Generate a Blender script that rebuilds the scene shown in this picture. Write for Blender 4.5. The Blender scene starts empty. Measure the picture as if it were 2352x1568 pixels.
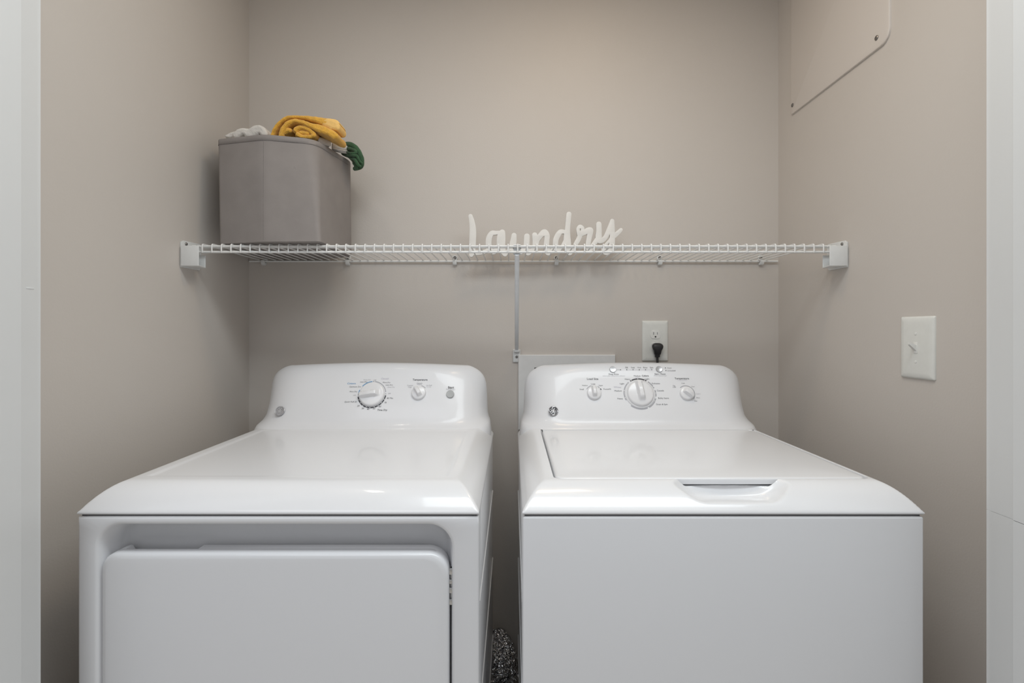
import bpy, bmesh, math, random
from mathutils import Vector, Matrix
PI = math.pi
SC = bpy.context.scene
COL = SC.collection
random.seed(4)

# ------------------------------------------------------------------ camera, world, lights, exposure
F = 1171.0                       # focal length in px for a 2352 px wide frame
DB = 1.69                        # camera to back wall (back wall is y = 0)
CZ = 1.21                        # camera height
cam_d = bpy.data.cameras.new('camera')
cam = bpy.data.objects.new('camera', cam_d)
COL.objects.link(cam)
cam.location = (0, -DB, CZ)
cam.rotation_euler = (PI/2, 0, 0)
cam_d.sensor_width = 36
cam_d.lens = 36*F/2352
cam_d.shift_y = -27/2352
cam_d.clip_start = 0.02
SC.camera = cam

w = bpy.data.worlds.new('world'); SC.world = w; w.use_nodes = True
bg = w.node_tree.nodes['Background']
bg.inputs[0].default_value = (0.98, 1.0, 1.03, 1)
bg.inputs[1].default_value = 0.37

def area(name, loc, target, sx, sy, power, color):
    l = bpy.data.lights.new(name, 'AREA'); l.shape = 'RECTANGLE'
    l.size = sx; l.size_y = sy; l.energy = power; l.color = color
    o = bpy.data.objects.new(name, l); COL.objects.link(o); o.location = loc
    o.rotation_euler = (Vector(target)-Vector(loc)).to_track_quat('-Z', 'Y').to_euler()
    return o
area('doorway_ceiling_light', (0.34, -1.18, 2.40), (0.34, -1.08, 0.0), 1.5, 0.5, 17.8, (0.90, 0.97, 1.0))
area('hall_ceiling_light', (-0.85, -2.2, 2.40), (-0.85, -2.0, 0.0), 1.3, 0.9, 9.0, (0.90, 0.92, 1.0))
area('closet_warm_fill', (0.20, -0.66, 2.42), (0.15, -0.55, 0.0), 0.30, 0.16, 2.3, (1.0, 0.76, 0.50))  # added warm fill that lifts the top of the back wall, no known fixture
area('dryer_glint_light', (-0.63, -0.68, 2.42), (-0.50, -0.64, 0.0), 0.15, 0.06, 0.6, (1.0, 0.92, 0.80))  # small lamp added only for its glint on the dryer

vs = SC.view_settings
vs.view_transform = 'Standard'; vs.look = 'None'; vs.gamma = 1; vs.use_curve_mapping = False
vs.exposure = 0.15

# ------------------------------------------------------------------ helpers
def P(px, py, d):
    """point seen at a pixel of the photograph, at distance d in front of the camera"""
    return Vector(((px-1176)*d/F, d-DB, CZ-(py-757)*d/F))

def mat(name, col, rough=0.5, metal=0.0, bump=None, coat=0.0, spec=0.5, vary=None, sheen=0.0):
    m = bpy.data.materials.new(name); m.use_nodes = True
    nt = m.node_tree; b = nt.nodes['Principled BSDF']
    b.inputs['Base Color'].default_value = (*col, 1)
    b.inputs['Roughness'].default_value = rough
    b.inputs['Metallic'].default_value = metal
    b.inputs['Specular IOR Level'].default_value = spec
    b.inputs['Coat Weight'].default_value = coat
    b.inputs['Coat Roughness'].default_value = 0.05
    b.inputs['Sheen Weight'].default_value = sheen
    tc = nt.nodes.new('ShaderNodeTexCoord')
    if vary:
        sc, amt = vary
        n = nt.nodes.new('ShaderNodeTexNoise'); n.inputs['Scale'].default_value = sc
        n.inputs['Detail'].default_value = 4
        nt.links.new(tc.outputs['Object'], n.inputs['Vector'])
        r = nt.nodes.new('ShaderNodeMapRange')
        r.inputs['To Min'].default_value = 1-amt; r.inputs['To Max'].default_value = 1+amt
        r.inputs['From Min'].default_value = 0.3; r.inputs['From Max'].default_value = 0.7
        nt.links.new(n.outputs['Fac'], r.inputs['Value'])
        mx = nt.nodes.new('ShaderNodeVectorMath'); mx.operation = 'SCALE'
        mx.inputs[0].default_value = col
        nt.links.new(r.outputs['Result'], mx.inputs['Scale'])
        nt.links.new(mx.outputs['Vector'], b.inputs['Base Color'])
    if bump:
        sc, st, dist = bump
        n = nt.nodes.new('ShaderNodeTexNoise'); n.inputs['Scale'].default_value = sc
        n.inputs['Detail'].default_value = 3
        nt.links.new(tc.outputs['Object'], n.inputs['Vector'])
        bp = nt.nodes.new('ShaderNodeBump'); bp.inputs['Strength'].default_value = st
        bp.inputs['Distance'].default_value = dist
        nt.links.new(n.outputs['Fac'], bp.inputs['Height'])
        nt.links.new(bp.outputs['Normal'], b.inputs['Normal'])
    return m

M = dict(
    wall=mat('beige_wall_paint', (0.61, 0.567, 0.525), 0.55, bump=(220, 0.12, 0.002), vary=(3, 0.012)),
    panelpaint=mat('access_panel_paint', (0.66, 0.61, 0.565), 0.45, bump=(300, 0.05, 0.001)),
    ceil=mat('ceiling_paint', (0.80, 0.79, 0.77), 0.8, bump=(150, 0.2, 0.002)),
    floor=mat('floor_vinyl', (0.64, 0.60, 0.55), 0.5, vary=(8, 0.1)),
    trim=mat('trim_white_paint', (0.71, 0.72, 0.72), 0.4, bump=(60, 0.05, 0.001)),
    white=mat('white_enamel', (0.80, 0.805, 0.82), 0.28, coat=0.35, bump=(25, 0.02, 0.0006)),
    plastic=mat('white_console_plastic', (0.79, 0.795, 0.815), 0.36, coat=0.24, bump=(40, 0.015, 0.0005)),
    knob=mat('knob_plastic', (0.80, 0.80, 0.815), 0.25, coat=0.2, bump=(60, 0.01, 0.0003)),
    gap=mat('painted_gap_shade', (0.10, 0.10, 0.105), 0.7, vary=(40, 0.1)),  # dark colour that paints the shade inside narrow gaps
    button=mat('grey_button', (0.42, 0.43, 0.43), 0.35, vary=(90, 0.03)),
    bgrey=mat('silver_button', (0.50, 0.50, 0.51), 0.25, metal=0.4, vary=(90, 0.03)),
    ink=mat('dark_ink', (0.06, 0.06, 0.07), 0.5, vary=(200, 0.1)),
    inkgrey=mat('grey_ink', (0.40, 0.40, 0.43), 0.5, vary=(200, 0.05)),
    inkpale=mat('pale_ink', (0.56, 0.55, 0.62), 0.5, vary=(200, 0.05)),
    inkblue=mat('blue_ink', (0.10, 0.30, 0.55), 0.5, vary=(200, 0.05)),
    inkwhite=mat('white_ink', (0.85, 0.85, 0.85), 0.5, vary=(200, 0.03)),
    silver=mat('badge_silver', (0.82, 0.82, 0.83), 0.25, metal=0.6, vary=(200, 0.03)),
    glaregrey=mat('badge_glare_grey', (0.40, 0.40, 0.42), 0.3, metal=0.5, vary=(200, 0.05)),  # dryer badge face, its reflection put into the colour as grey
    glarelight=mat('badge_glare_light', (0.62, 0.62, 0.64), 0.3, metal=0.5, vary=(200, 0.05)),  # dryer badge script, toned for the same painted reflection
    wire=mat('white_vinyl_wire', (0.80, 0.80, 0.79), 0.35, vary=(60, 0.03)),
    bracket=mat('bracket_plastic', (0.74, 0.75, 0.745), 0.4, vary=(60, 0.02)),
    pole=mat('brace_enamel', (0.76, 0.78, 0.80), 0.3, vary=(60, 0.02)),
    sign=mat('sign_painted_wood', (0.80, 0.78, 0.745), 0.5, vary=(40, 0.03), bump=(120, 0.05, 0.0005)),
    screw=mat('screw_metal', (0.25, 0.24, 0.23), 0.35, metal=0.9, vary=(300, 0.2)),
    chrome=mat('hinge_chrome', (0.6, 0.6, 0.6), 0.2, metal=1.0, vary=(100, 0.1)),
    outlet=mat('ivory_plate', (0.76, 0.765, 0.73), 0.35, vary=(60, 0.02)),
    recept=mat('receptacle_plastic', (0.80, 0.80, 0.77), 0.3, vary=(60, 0.02)),
    black=mat('black_rubber', (0.022, 0.022, 0.024), 0.45, bump=(200, 0.1, 0.0005)),
    slot=mat('slot_dark', (0.02, 0.02, 0.02), 0.7, vary=(60, 0.1)),
    boxpl=mat('outlet_box_plastic', (0.78, 0.785, 0.785), 0.4, vary=(60, 0.02)),
    olive=mat('box_recess_shade', (0.13, 0.125, 0.11), 0.6, vary=(30, 0.1)),  # dark colour standing in for shade inside the box
    fabric=mat('grey_basket_fabric', (0.275, 0.25, 0.238), 0.8, bump=(700, 0.25, 0.0008), vary=(18, 0.05)),
    stitch=mat('basket_stitching', (0.205, 0.188, 0.18), 0.8, vary=(300, 0.2)),
    yellow=mat('yellow_terry', (0.93, 0.50, 0.06), 0.95, bump=(520, 0.9, 0.004), vary=(60, 0.10), sheen=0.3),
    yband=mat('yellow_woven_band', (0.90, 0.57, 0.19), 0.85, bump=(900, 0.3, 0.001), vary=(60, 0.05)),
    green=mat('green_terry', (0.038, 0.105, 0.045), 0.9, bump=(500, 0.6, 0.003), vary=(50, 0.2), sheen=0.2),
    cloth=mat('white_terry', (0.72, 0.69, 0.655), 0.9, bump=(450, 0.5, 0.003), vary=(50, 0.04)),
)
def foil():
    m = bpy.data.materials.new('crinkled_foil'); m.use_nodes = True
    nt = m.node_tree; b = nt.nodes['Principled BSDF']
    b.inputs['Base Color'].default_value = (0.93, 0.93, 0.95, 1)
    b.inputs['Metallic'].default_value = 1; b.inputs['Roughness'].default_value = 0.12
    tc = nt.nodes.new('ShaderNodeTexCoord')
    v = nt.nodes.new('ShaderNodeTexVoronoi'); v.inputs['Scale'].default_value = 130
    n = nt.nodes.new('ShaderNodeTexNoise'); n.inputs['Scale'].default_value = 90
    nt.links.new(tc.outputs['Object'], n.inputs['Vector'])
    nt.links.new(tc.outputs['Object'], v.inputs['Vector'])
    a = nt.nodes.new('ShaderNodeMath'); a.operation = 'ADD'
    nt.links.new(v.outputs['Distance'], a.inputs[0]); nt.links.new(n.outputs['Fac'], a.inputs[1])
    bp = nt.nodes.new('ShaderNodeBump'); bp.inputs['Strength'].default_value = 1; bp.inputs['Distance'].default_value = 0.010
    nt.links.new(a.outputs[0], bp.inputs['Height']); nt.links.new(bp.outputs['Normal'], b.inputs['Normal'])
    return m
M['foil'] = foil()

def world_loc(o):
    v = Vector((0, 0, 0))
    while o: v = v + Vector(o.location); o = o.parent
    return v

def obj(name, bm, m, parent=None, sharp=35, smooth=True, clean=True):
    """link a bmesh (world coordinates) as ONE mesh object"""
    if clean: bmesh.ops.remove_doubles(bm, verts=bm.verts, dist=1e-6)
    bmesh.ops.recalc_face_normals(bm, faces=bm.faces)
    if parent: bmesh.ops.translate(bm, verts=bm.verts, vec=-world_loc(parent))
    me = bpy.data.meshes.new(name); bm.to_mesh(me); bm.free()
    if smooth:
        me.shade_smooth()
        me.set_sharp_from_angle(angle=math.radians(sharp))
    for mm in (m if isinstance(m, (list, tuple)) else [m]): me.materials.append(M[mm])
    o = bpy.data.objects.new(name, me); COL.objects.link(o)
    if parent: o.parent = parent
    return o

def tag(o, label=None, cat=None, group=None, kind=None):
    if label: o['label'] = label
    if cat: o['category'] = cat
    if group: o['group'] = group
    if kind: o['kind'] = kind
    return o

def thing(name, label, cat, loc=(0, 0, 0), group=None):
    o = bpy.data.objects.new(name, None); COL.objects.link(o); o.location = loc
    o.empty_display_size = 0.05
    return tag(o, label, cat, group)

def copy_tree(o, parent=None):
    c = o.copy(); COL.objects.link(c)
    if parent: c.parent = parent
    for ch in list(o.children): copy_tree(ch, c)
    return c

def box(bm, x0, x1, y0, y1, z0, z1, r=0.0, seg=3):
    vs_ = [bm.verts.new((x, y, z)) for x in (x0, x1) for y in (y0, y1) for z in (z0, z1)]
    fs = [bm.faces.new([vs_[i] for i in q]) for q in
          ((0, 1, 3, 2), (4, 6, 7, 5), (0, 4, 5, 1), (2, 3, 7, 6), (0, 2, 6, 4), (1, 5, 7, 3))]
    if r:
        es = list({e for f in fs for e in f.edges})
        bmesh.ops.bevel(bm, geom=es, offset=r, segments=seg, profile=0.5, affect='EDGES')

def loft(bm, rings, closed=True, cap=True):
    vr = [[bm.verts.new(p) for p in r] for r in rings]
    n = len(vr[0])
    for a, b in zip(vr, vr[1:]):
        for i in range(n if closed else n-1):
            j = (i+1) % n
            bm.faces.new((a[i], a[j], b[j], b[i]))
    if cap and closed:
        bm.faces.new(vr[0]); bm.faces.new(vr[-1][::-1])
    return vr

def tube(bm, pts, r, n=8, cap=True):
    pts = [Vector(p) for p in pts]
    rr = r if isinstance(r, (list, tuple)) else [r]*len(pts)
    t0 = (pts[1]-pts[0]).normalized()
    up = Vector((0, 0, 1)) if abs(t0.z) < 0.9 else Vector((1, 0, 0))
    u = t0.cross(up).normalized()
    rings = []
    for i, p in enumerate(pts):
        t = (pts[min(i+1, len(pts)-1)]-pts[max(i-1, 0)]).normalized()
        u = (u-t*u.dot(t)).normalized(); v = t.cross(u)
        rings.append([p+(u*math.cos(2*PI*k/n)+v*math.sin(2*PI*k/n))*rr[i] for k in range(n)])
    loft(bm, rings, True, cap)

def lathe(bm, prof, org, ax, n=32):
    """prof: list of (radius, height) along axis ax from org"""
    ax = Vector(ax).normalized(); org = Vector(org)
    u = ax.orthogonal().normalized(); v = ax.cross(u)
    rings = [[org+ax*h+(u*math.cos(2*PI*k/n)+v*math.sin(2*PI*k/n))*max(r, 1e-5) for k in range(n)] for r, h in prof]
    loft(bm, rings, True, True)

def prism(bm, poly, axis, a, b, r=0.0):
    """extrude a polygon of 2-D points along an axis: 'x' -> (y,z), 'y' -> (x,z), 'z' -> (x,y)"""
    def p3(p, t):
        return {'x': (t, p[0], p[1]), 'y': (p[0], t, p[1]), 'z': (p[0], p[1], t)}[axis]
    A = [bm.verts.new(p3(p, a)) for p in poly]; B = [bm.verts.new(p3(p, b)) for p in poly]
    n = len(poly)
    fs = [bm.faces.new(A), bm.faces.new(B[::-1])]
    for i in range(n):
        j = (i+1) % n
        fs.append(bm.faces.new((A[j], A[i], B[i], B[j])))
    if r:
        es = list(set(fs[0].edges) | set(fs[1].edges))
        bmesh.ops.bevel(bm, geom=es, offset=r, segments=2, profile=0.5, affect='EDGES')

def rrect(x0, x1, z0, z1, r, k=8):
    """rounded rectangle, counter-clockwise from the lower right; r = (br, tr, tl, bl) or one radius"""
    if not isinstance(r, (tuple, list)): r = (r,)*4
    out = []
    for (cx, cz, a0, q) in ((x1-r[0], z0+r[0], -90, r[0]), (x1-r[1], z1-r[1], 0, r[1]), (x0+r[2], z1-r[2], 90, r[2]), (x0+r[3], z0+r[3], 180, r[3])):
        for i in range(k+1):
            a = math.radians(a0+90*i/k)
            out.append((cx+q*math.cos(a), cz+q*math.sin(a)))
    return out

def catmull(pts, n=6):
    pts = [tuple(p) for p in pts]
    out = []
    q = [pts[0]]+pts+[pts[-1]]
    for i in range(1, len(q)-2):
        p0, p1, p2, p3 = q[i-1], q[i], q[i+1], q[i+2]
        for s in range(n):
            t = s/n
            out.append(tuple(0.5*((2*b)+(-a+c)*t+(2*a-5*b+4*c-d)*t*t+(-a+3*b-3*c+d)*t**3) for a, b, c, d in zip(p0, p1, p2, p3)))
    out.append(pts[-1])
    return out

def smooth(a, b, x):
    t = min(max((x-a)/(b-a), 0), 1)
    return t*t*(3-2*t)

# ------------------------------------------------------------------ the setting
XL, XR = -0.8716, 0.883
ZC = 2.44
YF = -0.88                       # back face of the front wall
JL, JR = -0.7484, 0.7533         # door jamb faces
def struct(name, bm, m, **k): return tag(obj(name, bm, m, **k), kind='structure')
bm = bmesh.new(); box(bm, XL-0.1, XR+0.1, 0, 0.1, 0, ZC); struct('wall_back', bm, 'wall')
bm = bmesh.new(); box(bm, XL-0.1, XL, YF-0.002, 0, 0, ZC); struct('wall_left', bm, 'wall')
bm = bmesh.new(); box(bm, XR, XR+0.1, YF-0.002, 0, 0, ZC); struct('wall_right', bm, 'wall')
bm = bmesh.new()
box(bm, -2.4, JL-0.018, -1.0, YF-0.002, 0, ZC); box(bm, JR+0.018, 2.4, -1.0, YF-0.002, 0, ZC)
box(bm, JL-0.018, JR+0.018, -1.0, YF-0.002, 2.40, ZC)
struct('wall_front', bm, 'wall')
bm = bmesh.new(); box(bm, -2.4, 2.4, -4.6, 0.1, -0.1, 0); struct('floor', bm, 'floor')
bm = bmesh.new(); box(bm, -2.4, 2.4, -4.6, 0.1, ZC, ZC+0.1); struct('ceiling', bm, 'ceil')
# door jambs: painted boards with a stop strip towards the room and a thin bead on the closet side
for nm, J, s, dstep in (('trim_1', JL, 1, 0.775), ('trim_2', JR, -1, 0.764)):
    ys = dstep-DB
    poly = [(J-s*0.018, YF), (J-s*0.0035, YF), (J-s*0.0005, YF+0.000), (J-s*0.0005, YF-0.0075), (J, YF-0.009), (J, ys+0.003), (J+s*0.001, ys), (J+s*0.0035, ys-0.001),
            (J+s*0.0035, -1.02), (J-s*0.018, -1.02)]
    bm = bmesh.new()
    zj = 1.2745 if s > 0 else 0.925     # height of the painted-over joint in the board
    if s > 0: prism(bm, poly, 'z', 0, 2.40)
    else: prism(bm, poly, 'z', 0, zj-0.0004); prism(bm, poly, 'z', zj+0.0004, 2.40)
    core = [(J-s*0.018, YF-0.001), (J-s*0.0007, YF-0.001), (J-s*0.0007, -1.02), (J-s*0.018, -1.02)]
    if s < 0: prism(bm, core, 'z', zj-0.0004, zj+0.0004)
    else: box(bm, J-0.001, J+0.0006, -0.905, -0.892, zj-0.0012, zj+0.0012, 0.0004, 2)   # small painted-over nick
    struct(nm, bm, 'trim', sharp=25)
bm = bmesh.new(); box(bm, JL, JR, -1.02, YF, 2.38, 2.40); struct('trim_3', bm, 'trim')

# ------------------------------------------------------------------ machines
ZSEAM, ZFLAT = 0.8935, 0.9376
YFRONT = 0.871-DB
YBACK = -0.15
SLOPE, D0, Z0 = 0.4917, 1.419, 0.965      # control panel plane: d = D0 + SLOPE*(z-Z0)
N_ = Vector((0, -1, SLOPE)).normalized(); V_ = Vector((0, SLOPE, 1)).normalized(); U_ = Vector((1, 0, 0))
def on_panel(px, py):
    k = (py-757)/F
    d = (D0+SLOPE*(CZ-Z0))/(1+SLOPE*k)
    return P(px, py, d)

def worktop_height(x0, x1, recess=None, scoop=None, dish=None):
    def p(t):
        t = min(max(t, 0), 1)
        return 1-(1-t)**1.9
    def z(x, y):
        fx = p(min(x-x0, x1-x)/0.047); fy = p((y-YFRONT)/0.064)
        k = 0.035
        h = max(k-abs(fx-fy), 0)/k
        f = min(fx, fy)-h*h*k*0.25
        zz = ZSEAM+0.005+(ZFLAT-ZSEAM-0.005)*max(f, 0)
        if dish:
            a, b, c, d_ = dish
            e = min(x-a, b-x, y-c, d_-y)
            zz -= 0.0022*smooth(0, 0.009, e)
        if scoop: zz = min(zz, scoop(x, y))
        if recess:
            e = recess(x, y)
            zz = zz+(min(0.9225, zz)-zz)*smooth(0.0005, -0.0025, e)
        return zz
    return z

def grid_lines(a, b, coarse, zones):
    """coordinates from a to b: coarse steps, finer within zones (lo, hi, step)"""
    out = [a]; x = a
    while x < b-1e-9:
        st = coarse
        for lo, hi, s in zones:
            if lo-1e-9 <= x < hi-1e-9: st = min(st, s)
            elif x < lo < x+st: st = min(st, lo-x)
        x = min(x+st, b); out.append(x)
    return out

def worktop(parent, x0, x1, xs, ys, zf):
    bm = bmesh.new()
    g = [[bm.verts.new((x, y, zf(x, y))) for x in xs] for y in ys]
    for j in range(len(ys)-1):
        for i in range(len(xs)-1):
            bm.faces.new((g[j][i], g[j][i+1], g[j+1][i+1], g[j+1][i]))
    # rolled skirt below the rim
    rim = g[0]+[r[-1] for r in g[1:]]+g[-1][-2::-1]+[r[0] for r in g[-2:0:-1]]
    cx, cy = (x0+x1)/2, (YFRONT+YBACK)/2
    prev = rim
    for dz, ins in ((-0.0022, -0.0006), (-0.004, 0.0004), (-0.0052, 0.003), (-0.0052, 0.012)):
        cur = []
        for v in rim:
            sx = 1 if v.co.x > x1-1e-6 else (-1 if v.co.x < x0+1e-6 else 0)
            sy = -1 if v.co.y < YFRONT+1e-6 else (1 if v.co.y > YBACK-1e-6 else 0)
            cur.append(bm.verts.new((v.co.x-sx*ins, v.co.y-sy*ins, min(v.co.z, ZSEAM+0.005)+dz)))
        for i in range(len(rim)):
            j = (i+1) % len(rim)
            bm.faces.new((prev[j], prev[i], cur[i], cur[j]))
        prev = cur
    return obj('worktop', bm, 'white', parent, sharp=50)

LEVELS = [(0.900, 1.388, .3385, .3385), (0.928, 1.390, .3345, .3355), (0.9385, 1.397, .330, .334), (0.9425, 1.4025, .325, .333), (0.949, 1.4095, .3165, .330), (0.957, 1.415, .3095, .328), (0.965, 1.419, .3045, .3265),
          (0.990, None, .2975, .3255), (1.015, None, .2912, .3245), (1.035, None, .2865, .3235), (1.055, None, .281, .3215), (1.072, None, .2745, .3175),
          (1.0845, None, .2675, .311), (1.095, 1.4838, .259, .302), (1.102, 1.489, .250, .292), (1.107, 1.495, .241, .282), (1.110, 1.502, .233, .273), (1.1113, 1.512, .226, .265)]
def console(parent, cx):
    bm = bmesh.new(); rings = []
    DBK = 1.54
    for (z, d, hf, hb) in LEVELS+[(1.1113, 1.535, .224, .262)]:
        if d is None: d = D0+SLOPE*(z-Z0)
        half = []
        A = (hb, min(d+0.115, DBK-0.004)); C = (hf+0.010, d+0.003); B = (hf-0.085, d)
        half.append((hb, DBK))
        for i in range(13):
            t = i/12
            half.append(tuple((1-t)**2*a+2*t*(1-t)*c+t*t*b for a, c, b in zip(A, C, B)))
        for i in range(1, 11): half.append((B[0]*(1-i/11), d))
        ring = [(-x, dd) for x, dd in half]+[(0, d)]+[(x, dd) for x, dd in half[::-1]]
        s = min(max((z-0.965)/0.146, 0), 1)
        pts = []
        for x, dd in ring:
            dz = -0.0085*s*(min(abs(x), 0.30)/0.27)**2
            pts.append((cx+x, (dd+SLOPE*dz if dd < DBK-0.002 else dd)-DB, z+dz))
        rings.append(pts)
    loft(bm, rings, True, True)
    return obj('control_console', bm, 'plastic', parent, sharp=60)

def knob_mesh(c, R, ang, ridge_w, H=0.011, ridge_h=0.011, skirt=0.0):
    """dial with a raised grip bar; ang = pointing direction on the panel, from +u towards +v"""
    bm = bmesh.new()
    n, m = 72, 22
    du = U_*math.cos(ang)+V_*math.sin(ang); dv = -U_*math.sin(ang)+V_*math.cos(ang)
    def h(a, b):
        r = math.hypot(a, b)/R
        base = H*(1-0.25*r*r) if r < 0.86 else H*(1-0.25*0.74)*math.sqrt(max(1-((r-0.86)/0.14)**2, 0))
        w_ = 1-smooth(ridge_w*0.55, ridge_w*1.15, abs(b))
        along = smooth(-0.66*R, -0.30*R, a)*(1-0.25*smooth(0.2*R, R, a))
        return base+ridge_h*w_*along*(1-smooth(0.93, 1.0, r)*0.9)
    top = bm.verts.new(c+N_*h(0, 0)); prev = None
    for i in range(1, m+1):
        r = R*(1-(1-i/m)**1.35)
        ring = []
        for k in range(n):
            a, b = r*math.cos(2*PI*k/n), r*math.sin(2*PI*k/n)
            ring.append(bm.verts.new(c+du*a+dv*b+N_*max(h(a, b), 0)))
        for k in range(n):
            l = (k+1) % n
            if prev: bm.faces.new((prev[k], ring[k], ring[l], prev[l]))
            else: bm.faces.new((top, ring[k], ring[l]))
        prev = ring
    return bm

class Ink:
    """printed marks lying on the control panel; one mesh, one material per ink"""
    MATS = ['ink', 'inkgrey', 'inkpale', 'inkblue', 'inkwhite']
    def __init__(s): s.bm = bmesh.new(); s.h = 0.00035
    def text(s, txt, px, py, wpx, m=0, bold=0.0, shear=0.0):
        cu = bpy.data.curves.new('lettering', 'FONT'); cu.body = txt; cu.align_x = 'CENTER'; cu.resolution_u = 2
        cu.offset = bold; cu.shear = shear
        o = bpy.data.objects.new('lettering', cu)
        COL.objects.link(o)
        me = bpy.data.meshes.new_from_object(o)
        xs = [v.co.x for v in me.vertices]; yl = [v.co.y for v in me.vertices]
        c = on_panel(px, py); d = c.y+DB
        sc = wpx*d/F/(max(xs)-min(xs)); mx = (max(xs)+min(xs))/2; my = 0.35
        t = bmesh.new(); t.from_mesh(me)
        for v in t.verts: v.co = c+U_*((v.co.x-mx)*sc)+V_*((v.co.y-my)*sc)+N_*s.h
        for f in t.faces: f.material_index = m
        tmp = bpy.data.meshes.new('t'); t.to_mesh(tmp); t.free()
        n0 = len(s.bm.faces); s.bm.from_mesh(tmp); s.bm.faces.ensure_lookup_table()
        for f in s.bm.faces[n0:]: f.material_index = m
        bpy.data.meshes.remove(tmp); bpy.data.meshes.remove(me)
        bpy.data.objects.remove(o); bpy.data.curves.remove(cu)
    def arc(s, c, r0, r1, a0, a1, m=0, lift=0.0):
        n = max(3, int(abs(a1-a0)/4))
        pa = []
        for i in range(n+1):
            a = math.radians(a0+(a1-a0)*i/n)
            e = U_*math.cos(a)+V_*math.sin(a)
            pa.append((s.bm.verts.new(c+e*r0+N_*(s.h+lift)), s.bm.verts.new(c+e*r1+N_*(s.h+lift))))
        for p, q in zip(pa, pa[1:]):
            f = s.bm.faces.new((p[0], p[1], q[1], q[0])); f.material_index = m
    def dot(s, c, r, m=0, lift=0.0, n=12):
        f = s.bm.faces.new([s.bm.verts.new(c+(U_*math.cos(2*PI*k/n)+V_*math.sin(2*PI*k/n))*r+N_*(s.h+lift)) for k in range(n)])
        f.material_index = m
    def line(s, a, b, w_, m=0):
        t = (b-a).normalized(); q = t.cross(N_)*w_/2
        f = s.bm.faces.new([s.bm.verts.new(p+N_*s.h) for p in (a-q, b-q, b+q, a+q)]); f.material_index = m
    def build(s, parent, which):
        """one mesh per control; which(px, py) names the control a mark belongs to"""
        groups = {}
        for f in s.bm.faces:
            c = f.calc_center_median(); d = c.y+DB
            groups.setdefault(which(1176+c.x*F/d, 757+(CZ-c.z)*F/d), []).append(f)
        for name, fs in groups.items():
            bm = bmesh.new(); vm = {}
            for f in fs:
                vsn = []
                for v in f.verts:
                    if v not in vm: vm[v] = bm.verts.new(v.co)
                    vsn.append(vm[v])
                f.normal_update()
                if f.normal.dot(N_) < 0: vsn.reverse()
                bm.faces.new(vsn).material_index = f.material_index
            bmesh.ops.translate(bm, verts=bm.verts, vec=-world_loc(parent))
            me = bpy.data.meshes.new(name); bm.to_mesh(me); bm.free()
            for k in s.MATS: me.materials.append(M[k])
            o = bpy.data.objects.new(name, me); COL.objects.link(o); o.parent = parent
        s.bm.free()

def badge(parent, px, py, dark, light):
    """round emblem with a flowing two-letter monogram and four edge curls"""
    c = on_panel(px, py); R = 0.0137
    bm = bmesh.new()
    lathe(bm, [(R*1.0, 0), (R*1.0, 0.0008), (R*0.96, 0.0012), (R*0.90, 0.0010), (0, 0.0010)], c, N_, 40)
    def pt(u, v, h=0.0013): return c+U_*(u*R)+V_*(v*R)+N_*h
    n0 = len(bm.faces)
    strokes = []
    def ring(cu, cv, ru, rv, tilt, a0=0, a1=360):
        n = 18; out = []
        for i in range(n+1):
            a = math.radians(a0+(a1-a0)*i/n); x, y = ru*math.cos(a), rv*math.sin(a)
            out.append((cu+x*math.cos(tilt)-y*math.sin(tilt), cv+x*math.sin(tilt)+y*math.cos(tilt)))
        return out
    strokes.append((ring(-.38, -.28, .20, .27, -0.5), .055))
    strokes.append((ring(.27, -.22, .27, .30, 0.3), .06))
    strokes.append((ring(.26, -.20, .10, .13, 0.3, 0, 250), .045))
    strokes.append((catmull([(-.62, .36), (-.42, .20), (-.20, .02), (-.10, -.12), (-.22, -.34)]), .07))
    strokes.append((catmull([(-.40, .36), (-.28, .52), (-.12, .42), (-.06, .14), (0, -.10)]), .075))
    strokes.append((catmull([(.34, .40), (.26, .50), (.14, .36), (.10, .12), (.02, -.18)]), .08))
    for a in (0, 90, 180, 270):
        A = math.radians(a+12)
        strokes.append((catmull([(math.cos(A+t)*q, math.sin(A+t)*q) for t, q in ((-.55, .90), (-.25, .86), (0, .76), (.15, .64))]), .055))
    strokes.append((ring(0, 0, .95, .95, 0), .03))
    for k, (pl, rad) in enumerate(strokes):
        pts = [pt(u, v, 0.0011+0.00002*k) for u, v in pl]
        tube(bm, pts, rad*R, 6)
    bm.faces.ensure_lookup_table()
    for f in bm.faces[n0:]: f.material_index = 1
    return obj('badge', bm, [dark, light], parent, clean=False)

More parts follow.
